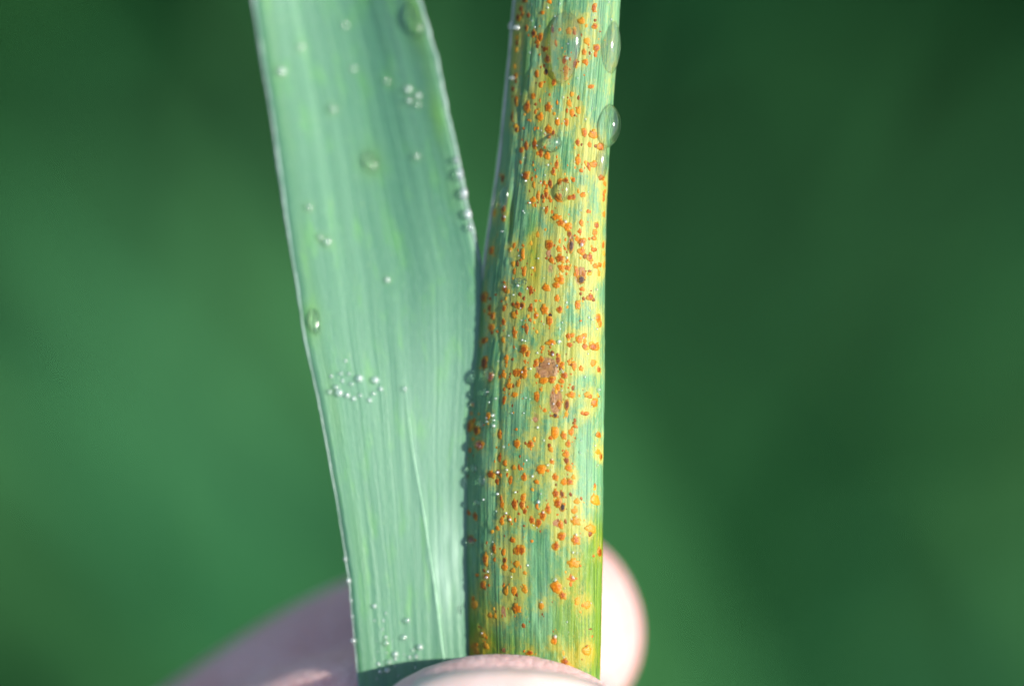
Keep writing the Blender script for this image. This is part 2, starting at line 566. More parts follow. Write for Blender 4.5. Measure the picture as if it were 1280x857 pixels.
Z[(580, 240)] = '''590 30 30 60 o;555 60 36 50 o;655 20 30 60 o;685 50 26 40 o;752 48 46 60 o;845 45 50 46 o;878 38 34 54 o;947 25 32 36 o;
660 145 30 60 o;740 200 50 50 o;770 245 50 60 o;825 280 44 60 o;845 335 30 50 b;858 430 36 110 k;995 155 26 30 o;935 245 30 56 o;1063 268 22 50 o;
1045 325 20 50 o;1043 368 18 30 o;325 135 24 50 b;322 205 22 50 b;245 165 20 60 a;220 470 30 70 o;400 425 22 50 o;372 465 20 40 a;535 408 24 36 a;
590 340 26 40 a;472 500 30 80 o;430 575 20 44 b;405 638 26 60 o;480 640 36 76 o;565 620 24 50 a;330 770 36 50 o;535 770 30 50 o;685 425 54 76 o;
692 485 44 76 t;698 545 44 50 o;757 455 34 56 o;765 530 54 70 o;775 605 40 44 o;830 605 36 46 o;940 400 44 70 o;945 470 34 60 o;1008 520 24 70 o;
1050 592 24 44 o;1082 580 18 36 o;1005 655 22 30 a;1075 645 18 50 a;905 640 26 90 o;950 640 30 70 t;940 700 36 70 k;955 660 20 60 b;770 700 50 70 o;
740 745 50 60 o;655 765 50 60 o;950 775 22 26 o;1118 420 16 50 o;1120 490 16 40 a;1118 580 16 60 a;1122 180 16 50 o;1122 60 16 40 o;1122 20 16 40 o'''
Z[(570, 360)] = '''225 75 50 90 b;265 160 26 50 b;395 15 28 50 o;600 25 30 60 o;808 80 42 56 o;830 168 34 50 o;385 165 28 56 o;460 130 28 40 o;
495 135 34 56 o;530 140 34 60 b;465 215 30 56 a;600 162 32 60 o;707 172 54 72 o;635 222 34 56 o;757 215 34 30 k;750 262 44 80 o;758 310 26 26 k;
290 225 28 60 o;380 270 26 60 o;282 315 36 60 o;467 355 28 90 o;565 325 28 90 b;375 415 24 50 a;645 345 20 30 a;975 135 34 66 o;1078 70 30 60 o;
1138 240 30 76 o;1158 280 20 60 o;1015 8 30 30 o;900 385 34 50 o;932 378 28 40 o;912 455 36 44 o;985 412 34 60 o;1025 385 30 50 o;1028 465 28 50 o;
1095 470 30 60 o;1125 465 26 60 o;762 432 50 40 o;692 480 26 50 a;545 490 40 66 o;572 527 34 50 o;405 555 34 46 o;225 600 40 130 b;640 598 40 66 o;
475 675 46 60 o;505 675 40 56 o;550 672 44 80 o;280 712 30 60 o;380 690 30 56 o;945 620 30 66 o;1000 640 24 36 o;912 595 24 50 a;1097 600 24 50 o;
1145 650 24 46 o;425 775 40 44 o;498 770 28 44 a;815 575 36 70 b;850 615 36 60 o;685 575 36 36 o;650 700 40 50 o;700 740 60 50 o;765 735 50 60 o;
870 700 40 60 o;850 745 40 40 o;815 780 44 40 o;720 620 66 70 t;700 680 60 60 t;755 660 50 60 t;770 520 40 46 b;225 420 36 50 b;810 620 24 40 k'''
Z[(570, 480)] = '''472 85 36 46 o;385 130 30 70 o;650 102 44 80 o;800 90 60 70 t;815 35 36 50 o;820 160 44 70 b;925 82 42 56 o;888 165 28 90 b;
785 200 44 50 t;795 250 34 40 k;710 205 22 30 o;640 270 50 60 t;1055 85 36 40 a;1105 150 32 70 o;1012 230 20 26 o;1047 235 26 34 o;92 115 40 50 b;
110 335 60 90 b;165 370 40 76 b;190 490 50 70 o;260 255 26 60 o;348 400 36 70 o;490 478 44 66 o;595 478 54 60 o;625 440 24 34 a;790 390 40 80 o;
860 410 36 54 o;925 385 36 54 o;955 338 24 30 o;755 430 28 30 o;900 475 26 50 o;755 518 36 40 a;885 555 40 60 o;885 610 36 60 b;900 670 36 50 o;
765 620 26 40 o;352 585 30 66 o;392 630 34 56 o;465 665 30 40 a;280 720 44 60 o;335 705 36 44 b;325 775 36 40 o;435 770 34 66 o;545 740 42 60 o;
680 682 64 86 o;790 740 40 50 o;735 690 24 24 o;645 780 32 36 o;870 785 40 40 o;910 780 36 50 o;940 740 24 36 a;1138 405 26 44 o;1135 540 30 40 a;
1160 580 22 56 o;80 620 30 100 b'''
Z[(570, 600)] = '''797 105 44 76 o;360 145 20 50 o;370 190 28 66 o;465 190 48 84 o;533 140 42 66 o;525 195 40 80 o;550 245 36 60 o;605 318 36 70 o;
692 280 36 76 o;735 228 36 66 o;662 338 36 60 o;365 320 32 80 o;430 310 34 60 a;330 382 26 36 o;815 185 50 70 o;850 110 26 70 b;855 215 30 66 k;
838 355 44 60 o;800 340 40 60 t;845 450 56 70 o;800 525 36 66 o;970 165 36 50 a;945 245 30 40 a;955 325 44 60 a;955 475 40 76 o;1110 155 40 70 a;
1070 385 40 60 a;452 478 38 48 o;305 545 36 60 o;380 575 36 60 o;495 555 44 86 o;525 560 40 76 o;235 630 34 76 o;388 640 24 50 b;388 690 36 60 o;
490 670 36 60 a;460 718 40 44 a;548 738 28 34 a;245 770 36 46 o;150 285 36 60 b;110 470 36 60 b;940 660 56 76 a;1150 575 30 80 o;930 790 46 36 o'''
Z[(570, 720)] = '''218 70 36 60 o;405 112 36 70 a;465 115 50 76 o;550 100 36 60 a;800 85 70 80 o;850 150 40 70 o;145 225 44 76 a;270 310 30 36 a;
315 315 34 40 a;488 255 64 90 o;685 238 40 50 a;215 465 34 40 a;235 555 36 50 a;145 565 44 60 a;160 605 36 40 a;790 512 40 56 o;592 610 44 40 o;
380 290 34 80 t;390 590 36 40 t;1050 590 40 80 a;870 680 40 50 o;910 720 40 40 a;1050 230 30 70 a;970 200 26 56 a'''
PUST = []
for (ox, oy), txt in Z.items():
    for it in txt.replace('\n', '').split(';'):
        a = it.split()
        PUST.append((ox + float(a[0]) / 6.4, oy + float(a[1]) / 6.4, float(a[2]) / 6.4, float(a[3]) / 6.4, a[4]))

# broad chlorotic patches (x, y, rx, ry, strength); dead tissue; places rubbed clean of wax
YPATCH = [(705, 22, 20, 16, .6), (735, 180, 22, 40, .5), (742, 212, 16, 30, .5), (690, 330, 40, 45, .40), (735, 300, 18, 60, .45), (690, 300, 30, 20, .3),
          (700, 400, 40, 40, .25), (700, 448, 46, 26, .5), (668, 536, 11, 28, .9), (722, 150, 18, 22, .55), (765, 50, 9, 70, .75), (741, 470, 12, 90, .45),
          (760, 110, 7, 60, .55), (698, 640, 18, 30, .4), (735, 662, 10, 16, .8), (728, 770, 16, 60, .45), (690, 812, 40, 12, .6), (730, 822, 30, 20, .8),
          (745, 330, 14, 90, .45), (680, 110, 14, 40, .5), (690, 240, 36, 26, .45), (652, 30, 8, 40, .4), (646, 60, 5, 70, .5), (640, 150, 5, 90, .4),
          (620, 300, 5, 50, .4), (700, 600, 40, 14, .3), (672, 345, 14, 40, .4), (600, 800, 16, 20, .5), (640, 780, 20, 40, .35), (608, 350, 4, 60, .5), (712, 500, 14, 30, .5)]
NPATCH = [(684, 461, 16, 17, .95), (695, 500, 9, 20, .95), (714, 305, 4, 14, .9), (724, 345, 7, 13, .7), (688, 335, 5, 8, .6), (686, 168, 6, 9, .6),
          (670, 522, 6, 8, .55), (709, 506, 3, 10, .7), (708, 573, 4, 10, .6), (701, 630, 4, 14, .6), (630, 766, 4, 10, .5)]
WIPE = [(733, 780, 36, 95, 1.3), (748, 690, 16, 50, .9), (600, 790, 20, 60, .8), (630, 815, 60, 25, .5), (668, 320, 9, 45, .8), (687, 60, 5, 45, .7), (689, 100, 8, 12, .8),
        (655, 75, 5, 60, .35), (637, 270, 5, 30, .6), (598, 380, 6, 40, .6)]


def paint_spots(PX, PY):
    y = np.zeros_like(PX)
    for (x0, y0, w0, h0, k) in PUST:
        sx = 2.6 + w0 * .60; sy = 3.6 + h0 * .66
        amp = {'o': .66, 'a': .85, 'b': .35, 'k': .4, 't': .6}[k]
        m = (np.abs(PX - x0) < 4 * sx) & (np.abs(PY - y0) < 4 * sy)
        y[m] += amp * np.exp(-.5 * (((PX[m] - x0) / sx) ** 2 + ((PY[m] - y0) / sy) ** 2))
    for (x0, y0, rx, ry, s) in YPATCH:
        y += .55 * s * np.exp(-(((PX - x0) / rx) ** 2 + ((PY - y0) / ry) ** 2))
    n = np.zeros_like(PX)
    for (x0, y0, rx, ry, s) in NPATCH:
        n += s * np.exp(-(((PX - x0) / rx) ** 2 + ((PY - y0) / ry) ** 2) ** 2)
    wv = np.zeros_like(PX)
    for (x0, y0, rx, ry, s) in WIPE:
        wv += s * np.exp(-(((PX - x0) / rx) ** 2 + ((PY - y0) / ry) ** 2) ** 1.5)
    wv *= .8 + .8 * vnoise(PX * .12, PY * .02, 31)
    return np.clip(y, 0, 1.1), np.clip(n, 0, 1), np.clip(wv, 0, 1)


STEM_BASE = (0.0, 0.0, -30.0)


def make_stem():
    r = root('wheat_stalk', STEM_BASE)
    tag(r, 'thick green wheat stem speckled with orange rust, pinched by the hand', 'stalk')
    pys = np.concatenate([np.linspace(-1400, -40, 60), np.arange(-36, 862, 2.0), np.linspace(866, 1700, 50)])
    tf = np.linspace(-math.pi / 2, math.pi / 2, 241)
    tb = np.linspace(math.pi / 2, -math.pi / 2, 42)[1:-1]
    T, P = np.meshgrid(tf, pys)
    V1 = stem_point(T, P)
    T2, P2 = np.meshgrid(tb, pys)
    V2 = stem_point(T2, P2, back=True)
    V = np.concatenate([V1, V2], 1)
    nr, nc = V.shape[:2]
    fs = grid_faces(nr, nc, wrap=True)
    fs.append(tuple(range(nc - 1, -1, -1)))
    fs.append(tuple(range((nr - 1) * nc, nr * nc)))
    me = mesh_np('sheath', V.reshape(-1, 3) - np.array(STEM_BASE), [f[::-1] for f in fs], M_SHEATH)
    xl, xr = stem_edges(P)
    PX = (xl + xr) / 2 + np.sin(T) * (xr - xl) / 2
    yv, nv, wv = paint_spots(PX, P)
    C = np.zeros((nr, nc, 4)); C[..., 3] = 1
    C[:, :241, 0] = yv; C[:, :241, 1] = nv; C[:, :241, 2] = wv
    at = me.color_attributes.new('spots', 'FLOAT_COLOR', 'POINT')
    at.data.foreach_set('color', C.ravel())
    uv = me.uv_layers.new(name='UVMap')
    li = np.empty(len(me.loops), np.int64); me.loops.foreach_get('vertex_index', li)
    UU = np.concatenate([T, math.pi - T2], 1) * 3.4
    VV = np.concatenate([P, P2], 1) / PXMM
    uv.data.foreach_set('uv', np.stack([UU.ravel()[li], VV.ravel()[li]], -1).ravel())
    child('sheath', me, r)

    # pale membranous edge of the sheath down its shaded side
    rows = np.arange(-1200, 372, 6.0)
    ring = 8
    vv = []
    for i, py in enumerate(rows):
        xl0, _ = stem_edges(py)
        c = unproj(float(xl0) + 1.0, py, 0.75 - (rows[i] - 340) * 0.0)
        rad = .16 * float(sstep(372, 300, py)) + .015 + .03 * float(vnoise(py * .03, 0, 4))
        for k in range(ring):
            a = 2 * math.pi * k / ring
            vv.append((c[0] + rad * .8 * math.cos(a), c[1] + rad * 1.6 * math.sin(a), c[2]))
    me = mesh_np('sheath_margin', np.array(vv) - np.array(STEM_BASE), grid_faces(len(rows), ring, True), M_MEMBRANE)
    child('sheath_margin', me, r)

    # pustules
    mats = {'o': M_ORANGE, 'a': M_AMBER, 'b': M_BROWN, 'k': M_DARK, 't': M_TAN}
    protos = {}
    for k, mt in mats.items():
        protos[k] = []
        for s in range(5):
            NR, NC = 6, 16
            v = []
            for i in range(NR):
                rr = [1.15, .98, .80, .55, .28, 0.0][i]
                hh = [-.25, .10, .36, .56, .66, .68][i]
                if k == 't':
                    hh = [-.15, .06, .18, .16, .10, .08][i]
                if i == NR - 1:
                    v.append((0, 0, hh)); continue
                for j in range(NC):
                    a = 2 * math.pi * j / NC
                    g = 1 + .50 * (vnoise(math.cos(a) * 1.6 + 9 * s, math.sin(a) * 1.6 + 5, 40 + s) - .5) + .45 * (vnoise(math.cos(a) * 4.2 + 9 * s, math.sin(a) * 4.2 + 5, 47 + s) - .5) + rng.uniform(-.05, .05)
                    v.append((rr * g * math.cos(a), rr * g * math.sin(a), hh + rng.uniform(-.08, .08) * (i > 0)))
            f = grid_faces(NR - 1, NC, True)
            top = (NR - 1) * NC
            f += [((NR - 2) * NC + j, (NR - 2) * NC + (j + 1) % NC, top) for j in range(NC)]
            protos[k].append(mesh_np('rust_pustule', np.array(v) * 1000, f, mt))
    def seat(x0, y0, w0, h0, k):
        p, nrm = stem_at(x0, y0)
        xl0, xr0 = stem_edges(y0)
        u = min(.97, abs((x0 - (xl0 + xr0) / 2) / ((xr0 - xl0) / 2)))
        wid = w0 / PXMM / 2 / max(.55, math.sqrt(1 - u * u)) * 1.22
        hgt = h0 / PXMM / 2 * 1.08
        hi = min(wid, hgt) * (.38 if k != 't' else .16)
        m = frame_on(p - np.array(STEM_BASE), nrm)
        return m @ Matrix.Rotation(random.uniform(-.22, .22), 4, 'Z') @ Matrix.Diagonal((wid * random.uniform(.85, 1.15) / 1000, hgt * random.uniform(.9, 1.2) / 1000, hi / 1000, 1))
    order = sorted(PUST, key=lambda q: -q[2] * q[3])
    for (x0, y0, w0, h0, k) in order[:296]:
        child('dead_patch' if k == 't' else 'rust_pustule', random.choice(protos[k]), r, seat(x0, y0, w0, h0, k))
    # the finest specks and the spore dust round the pustules, too small to pick apart
    fine = [(q[0], q[1], q[2], q[3], 'o' if q[4] in 'ot' else q[4]) for q in order[296:]]
    for k in range(620):
        q = random.choice(order[:260])
        if q[4] == 't': continue
        dx = random.gauss(0, 1) * (q[2] * .55 + 2.2); dy = random.gauss(0, 1) * (q[3] * .75 + 3.5)
        sz = random.choice((1.2, 1.6, 2.0, 2.6, 3.2))
        xa, xb = stem_edges(q[1] + dy)
        if xa + 4 < q[0] + dx < xb - 3 and q[1] + dy < 840:
            fine.append((q[0] + dx, q[1] + dy, sz, sz * random.uniform(1.0, 2.2), random.choice('ooab') if q[4] != 'k' else 'b'))
    for k, mt in (('o', M_ORANGE), ('a', M_AMBER), ('b', M_BROWN)):
        bm = bmesh.new()
        for q in fine:
            if q[4] != k: continue
            m = seat(*q)
            base = random.choice(protos[k])
            n0 = len(bm.verts)
            bm.from_mesh(base)
            bm.verts.ensure_lookup_table()
            bmesh.ops.transform(bm, matrix=m, verts=bm.verts[n0:])
        me = bpy.data.meshes.new('rust_specks')
        bm.to_mesh(me); bm.free()
        me.materials.clear(); me.materials.append(M_DUST[k])
        o = child('rust_specks', me, r)
        o['kind'] = 'stuff'
    return r


make_stem()

# ------------------------------------------------------------------ the clean leaf blade
LROW = np.array([-1500, -300, 0, 150, 300, 430, 540, 630, 730, 857, 1000, 1500], float)
LXL = np.array([110, 268, 316, 340, 362, 383, 405, 422, 437, 449, 462, 500], float)
RROW = np.array([-1500, -300, 0, 90, 190, 260, 310, 350, 450, 560, 700, 857, 1000, 1500], float)
LXR = np.array([330, 452, 525, 549, 570, 585, 596, 606, 603, 592, 588, 594, 600, 618], float)


def leaf_l(py):
    py = np.asarray(py, float)
    return smooth_interp(py, LROW, LXL) + 1.6 * (vnoise(py * .014, 0 * py, 81) - .5) + .7 * (vnoise(py * .11, 0 * py, 82) - .5)


def leaf_r(py):
    py = np.asarray(py, float)
    return np.interp(py, RROW, LXR) + (2.4 * (vnoise(py * .03, 0 * py, 83) - .5) + 1.2 * (vnoise(py * .13, 0 * py, 84) - .5)) * sstep(360, 330, py)


def soft(x, xp, fp):
    return sum(np.interp(np.asarray(x, float) + d, xp, fp) for d in (-90, -60, -30, 0, 30, 60, 90)) / 7


def leaf_point(u, py):
    u = np.asarray(u, float); py = np.asarray(py, float)
    xl = leaf_l(py); xr = leaf_r(py)
    wmm = (xr - xl) / PXMM
    dr = soft(py, [-1500, -300, 0, 200, 340, 450, 857, 1500], [8.0, 4.4, 2.7, 1.45, .42, .14, .12, .6])
    sr = soft(py, [-1500, 0, 300, 500, 857], [-.70, -.66, -.26, -.04, .0])
    sl = np.interp(py, [-1500, 0, 400, 857], [.16, .14, .06, .03])
    um = .56
    # slope eases from sl to sr round the channel at um; integrate leftwards from the right edge
    k = .10
    g = lambda q: k * np.logaddexp(0, (q - um) / k)
    prof = sl * u + (sr - sl) * g(u)
    prof1 = sl + (sr - sl) * g(1.0)
    d = dr + (prof - prof1) * wmm
    ribs = .013 * np.sin(2 * np.pi * (u * 13 + 1.6 * vnoise(u * 5, py * .002, 12))) * (2.2 * vnoise(u * 6, py * .004, 13) - .2)
    ribs = ribs * .45 + .018 * (vnoise(u * 11, py * .0015, 16) - .5)
    d = d + ribs + .06 * (vnoise(u * 4, py * .004, 14) - .5) + .012 * (vnoise(u * 14, py * .02, 15) - .5)
    d = d + .22 * np.exp(-u / .025) + .22 * np.exp(-(1 - u) / .02)
    # midrib keel
    um2 = np.interp(py, [-300, 480, 560, 700, 857, 1500], [.50, .543, .58, .68, .757, .80])
    keel = np.interp(py, [380, 520, 857], [0, .025, .04])
    d = d - keel * np.exp(-((u - um2) * wmm / .22) ** 2)
    px = xl + u * (xr - xl)
    return unproj(px, py, d)


LEAF_BASE = (-2.0, 1.0, -30.0)


def leaf_u(px, py):
    xl = leaf_l(py); xr = leaf_r(py)
    return float((px - xl) / (xr - xl))


def leaf_at(px, py):
    u = leaf_u(px, py)
    u = min(max(u, .004), .996)
    p = leaf_point(u, py)
    e = .02
    du = leaf_point(min(u + e, 1), py) - leaf_point(max(u - e, 0), py)
    dv = leaf_point(u, py + 8) - leaf_point(u, py - 8)
    n = np.cross(dv, du); n = n / np.linalg.norm(n)
    if n[1] > 0: n = -n
    return p, n


LEAF_DROPS = [(352, 90, 12, 12), (376, 59, 9, 9), (416, 137, 12, 12), (463, 203, 20, 28), (484, 102, 8, 8), (511, 112, 9, 9), (512, 126, 9, 9), (523, 120, 8, 8),
              (523, 131, 8, 8), (521, 196, 9, 9), (442, 86, 9, 6), (432, 32, 8, 8), (521, 26, 17, 44), (386, 260, 10, 10), (400, 297, 9, 9), (409, 303, 12, 12),
              (484, 350, 8, 8), (391, 402, 15, 34)]
CHAIN_DROPS = [(570, 201, 8, 10), (574, 219, 10, 18), (579, 243, 10, 16), (584, 269, 10, 14), (587, 285, 8, 12)]
MID_CLUSTER = [(414, 470), (428, 476), (426, 467), (436, 467), (439, 480), (449, 473), (420, 484), (412, 490), (424, 491), (434, 494), (442, 498), (450, 494),
               (462, 500), (467, 492), (476, 486), (469, 475), (506, 486), (432, 451)]
LOW_CLUSTER = [(470, 800), (483, 803), (482, 796), (505, 796), (516, 798), (525, 808), (516, 812), (512, 821), (520, 820), (472, 814), (467, 822), (473, 829), (475, 839),
               (471, 848), (486, 827), (494, 823), (494, 832), (484, 837), (505, 817), (519, 834), (494, 817), (483, 815), (478, 786), (468, 775), (509, 775), (490, 800),
               (479, 775), (468, 757), (482, 766), (498, 844)]
EDGE_DROPS = [(430, 698, 6, 7), (434, 725, 6, 7), (436, 750, 5, 5), (440, 800, 8, 8), (438, 770, 5, 5)]


def make_leaf():
    r = root('wheat_leaf', LEAF_BASE)
    tag(r, 'smooth pale waxy green wheat leaf beside the rusty stem, without rust', 'leaf')
    pys = np.concatenate([np.linspace(-1500, -44, 70), np.arange(-40, 866, 2.5), np.linspace(870, 1500, 40)])
    us = np.linspace(0, 1, 190)
    U, P = np.meshgrid(us, pys)
    F = leaf_point(U, P)
    B = F + np.array([0, .24, 0]) * (np.minimum(U, 1 - U) * 60).clip(.15, 1)[..., None]
    V = np.concatenate([F, B[:, ::-1]], 1)
    nr, nc = V.shape[:2]
    fs = grid_faces(nr, nc, True)
    fs.append(tuple(range(nc - 1, -1, -1)))
    fs.append(tuple(range((nr - 1) * nc, nr * nc)))
    me = mesh_np('blade', V.reshape(-1, 3) - np.array(LEAF_BASE), [f[::-1] for f in fs], M_LEAF)
    xl = leaf_l(P); xr = leaf_r(P)
    PX = xl + U * (xr - xl)
    # wax bloom by the midrib near the base; wet rims round the larger drops and along both margins
    bloom = .55 * np.exp(-(((PX - 563) / 22) ** 2 + ((P - 705) / 60) ** 2)) * (.3 + 1.0 * vnoise(PX * .10, P * .035, 51)) \
        + .15 * np.exp(-(((PX - 540) / 45) ** 2 + ((P - 520) / 150) ** 2))
    wet = np.zeros_like(P)
    for (x, y, a, b) in LEAF_DROPS:
        wet += (.55 if a > 13 else .35) * np.exp(-(((PX - x) / (a * .75)) ** 2 + ((P - y) / (b * .75)) ** 2))
    wet += .75 * np.exp(-((PX - xr + 13) / 9) ** 2) * sstep(330, 120, P) * (.3 + .9 * vnoise(PX * .05, P * .02, 53))
    wet += .40 * np.exp(-((PX - xl - 16) / 9) ** 2) * vnoise(PX * .03, P * .012, 52)
    C = np.zeros((nr, nc, 4)); C[..., 3] = 1
    C[:, :190, 0] = np.clip(bloom, 0, .75); C[:, :190, 1] = np.clip(wet, 0, .9)
    at = me.color_attributes.new('spots', 'FLOAT_COLOR', 'POINT')
    at.data.foreach_set('color', C.ravel())
    uv = me.uv_layers.new(name='UVMap')
    li = np.empty(len(me.loops), np.int64); me.loops.foreach_get('vertex_index', li)
    UU = np.concatenate([U, U[:, ::-1]], 1) * 9.0
    VV = np.concatenate([P, P], 1) / PXMM
    uv.data.foreach_set('uv', np.stack([UU.ravel()[li], VV.ravel()[li]], -1).ravel())
    child('blade', me, r)

    def strand(name, rows, ufun, rfun, mat, flat=1.0, lift=0.0):
        ring = 10; vv = []
        for py in rows:
            c = leaf_point(ufun(py), py) - np.array([0, lift, 0])
            rad = rfun(py)
            for k in range(ring):
                a = 2 * math.pi * k / ring
                vv.append((c[0] + rad * math.cos(a), c[1] + rad * flat * math.sin(a), c[2]))
        f = grid_faces(len(rows), ring, True)
        f.append(tuple(range(ring))); f.append(tuple(range((len(rows) - 1) * ring, len(rows) * ring)))
        me = mesh_np(name, np.array(vv) - np.array(LEAF_BASE), f, mat)
        child(name, me, r)
    rows = np.concatenate([np.linspace(-1500, -40, 80), np.arange(-36, 868, 5.0), np.linspace(872, 1500, 40)])
    strand('leaf_margin', rows, lambda y: 0.0, lambda y: float(np.interp(y, [-300, 300, 500, 857], [.11, .09, .05, .035])) * (.6 + .5 * float(vnoise(y * .03, 3, 6)) + .25 * float(vnoise(y * .2, 9, 6))), M_MARGIN)
    strand('leaf_margin', rows, lambda y: 1.0, lambda y: float(np.interp(y, [-300, 290, 340, 857], [.11, .11, .035, .03])) * (.8 + .5 * float(vnoise(y * .10, 8, 6))), M_MARGIN)
    rows2 = np.concatenate([np.arange(470, 868, 5.0), np.linspace(872, 1500, 30)])
    strand('midrib', rows2, lambda y: float(np.interp(y, [-300, 480, 560, 700, 857, 1500], [.50, .543, .58, .68, .757, .80])),
           lambda y: float(np.interp(y, [470, 560, 857], [.005, .038, .055])) * (.9 + .25 * float(vnoise(y * .06, 1, 6))), M_MIDRIB, 0.55, 0.0)
    return r


make_leaf()

# ------------------------------------------------------------------ water
def dome_mesh(name, cut, seed, mat=None):
    """drop cut off flat below; cut = how much of the ball stands proud (0.5 = hemisphere)"""
    NR, NC = 9, 20
    tmax = math.acos(1 - 2 * cut)
    v = [(0, 0, 1.0)]
    for i in range(1, NR):
        t = tmax * i / (NR - 1)
        for j in range(NC):
            a = 2 * math.pi * j / NC
            g = 1 + .12 * (vnoise(math.cos(a) + 3, math.sin(a) + 3 * seed, 60 + seed) - .5)
            v.append((math.sin(t) * math.cos(a) * g, math.sin(t) * math.sin(a) * g, math.cos(t)))
    v = np.array(v)
    zc = math.cos(tmax)
    v[:, 2] = (v[:, 2] - zc)
    wmax = np.abs(v[:, :2]).max()
    v[:, :2] /= wmax
    v[:, 2] /= v[:, 2].max()
    f = [(0, 1 + j, 1 + (j + 1) % NC) for j in range(NC)]
    for i in range(NR - 2):
        for j in range(NC):
            a = 1 + i * NC + j; b = 1 + i * NC + (j + 1) % NC
            f.append((a, a + NC, b + NC, b))
    f.append(tuple(1 + (NR - 2) * NC + j for j in reversed(range(NC))))
    return mesh_np(name, v * 1000, f, mat or M_WATER)


DOMES = [dome_mesh('water_drop', .5, s) for s in range(3)]
M_CLEAR = water_material('clear_dew', 0.20, 1.42, 0.10, 0.13, 0.09)
BEADS = [dome_mesh('water_bead', c, s, mt) for s, (c, mt) in enumerate(((.78, M_DEW), (.6, M_DEW), (.78, M_CLEAR), (.55, M_CLEAR)))]


def drop(surf, x, y, w0, h0, label, group, name='water_drop', tall=.55, bead=False, sink=.04, base=None):
    p, n = surf(x, y)
    wd, hd = w0 / PXMM / 2, h0 / PXMM / 2
    if surf is stem_at:
        nx = min(abs(n[0]), .8)
        wd = wd / math.sqrt(1 - nx * nx)
    hi = min(wd, hd) * tall * (2.4 if bead else 1.3)
    p = np.asarray(p) - np.asarray(n) * sink
    m = WORLD @ frame_on(p, n) @ Matrix.Rotation(random.uniform(-.1, .1), 4, 'Z') @ Matrix.Diagonal((wd / 1000, hd / 1000, hi / 1000, 1))
    o = bpy.data.objects.new(name, random.choice(BEADS if bead else DOMES))
    col.objects.link(o)
    o.matrix_world = m
    return tag(o, label, 'water drop', group)


def film(on_stem, x, y, w0, h0, label, height, tear=0.0, name='water_drop'):
    """a drop that wets the surface it lies on: a skin of water standing up to 'height' mm over it"""
    if on_stem:
        xl0, xr0 = stem_edges(y)
        t0 = math.asin(min(.995, max(-.995, float((x - (xl0 + xr0) / 2) / ((xr0 - xl0) / 2)))))
        f = lambda q, v: stem_point(q, v, relief=False)
        sp = np.linalg.norm(f(t0 + .02, y) - f(t0 - .02, y)) / .04
        c0, dt = t0, w0 / PXMM / 2 / sp
    else:
        f = leaf_point
        c0 = leaf_u(x, y)
        sp = np.linalg.norm(f(c0 + .02, y) - f(c0 - .02, y)) / .04
        dt = w0 / PXMM / 2 / sp
    NR, NC = 12, 36
    vv, nn = [], []
    for i in range(NR):
        rr = math.sin(math.pi / 2 * i / (NR - 1)) * 1.0
        for j in range(NC):
            a = 2 * math.pi * j / NC
            g = 1 + .10 * (vnoise(math.cos(a) * 1.5 + x, math.sin(a) * 1.5 + y, 71) - .5)
            lv = -math.sin(a)                                # + = down the plant
            q = c0 + dt * rr * g * math.cos(a) * (1 + tear * lv)
            v = y - h0 / 2 * rr * g * math.sin(a)
            if not on_stem: q = min(max(q, .002), .998)
            e = .03
            p = f(q, v)
            n = np.cross(f(q, v + 4) - f(q, v - 4), f(q + e, v) - f(q - e, v))
            n = n / np.linalg.norm(n)
            hgt = height * (1 - rr ** 2.0) ** .62 - (.05 if i == NR - 1 else 0)
            vv.append(p + n * hgt); nn.append(n)
    fs = grid_faces(NR, NC, True)
    fs = fs[NC:]
    V = np.array(vv)
    base = V[-NC:].mean(0)
    fs += [(0, NC + (j + 1) % NC, NC + j) for j in range(NC)]
    me = mesh_np(name, V - base, fs, M_WATER)
    bm = bmesh.new(); bm.from_mesh(me)
    bmesh.ops.delete(bm, geom=[v for v in bm.verts if not v.link_faces], context='VERTS')
    bm.to_mesh(me); bm.free()
    if me.polygons[-1].normal.dot(Vector(nn[0])) < 0:
        me.flip_normals()
    o = bpy.data.objects.new(name, me); col.objects.link(o)
    o.matrix_world = WORLD @ Matrix.Translation(Vector(base) / 1000)
    return tag(o, label, 'water drop')


for i, (x, y, a, b) in enumerate(LEAF_DROPS):
    if (x, y) == (463, 203):
        film(False, x, y, a, b, 'large oval water drop resting alone on the pale leaf face', .38)
    elif (x, y) == (521, 26):
        film(False, x - 2, y, a, b, 'long clear water drop lying along the white rim of the pale leaf', .35)
    elif (x, y) == (391, 402):
        film(False, x + 2, y, a, b, 'narrow long water drop by the pale leaf margin away from the stem', .32)
    else:
        drop(leaf_at, x, y, a, b, 'small single water bead scattered on the upper face of the pale leaf', 'single beads scattered on the leaf', 'water_bead', bead=True, tall=.6)
for (x, y, a, b) in CHAIN_DROPS:
    drop(leaf_at, x, y, a, b, 'glinting water drop strung on the leaf edge where it nears the stem', 'drops strung along the leaf edge', bead=True, tall=.9, sink=-.10)
for (x, y) in MID_CLUSTER:
    d = random.choice((3.5, 5.0, 6.5, 8.0, 10.5))
    drop(leaf_at, x, y, d, d, 'tiny water bead in the sparse cluster halfway down the pale leaf', 'beads clustered halfway down the leaf', 'water_bead', bead=True, tall=.62)
for (x, y) in LOW_CLUSTER:
    d = random.choice((3.0, 3.8, 5.0, 6.5, 8.5))
    drop(leaf_at, x, y, d, d, 'tiny water bead in the dense cluster on the leaf just above the thumb', 'beads clustered above the thumb', 'water_bead', bead=True, tall=.66)
for (x, y, a, b) in EDGE_DROPS:
    drop(leaf_at, x - 1, y, a, b, 'tiny clear bead hanging on the leaf margin in front of the blurred finger', 'beads along the lower leaf margin', 'water_bead', bead=True, tall=.8)
drop(leaf_at, 575, 761, 6, 13, 'bright water drop on the leaf in the shade line beside the stem', None, tall=.9)

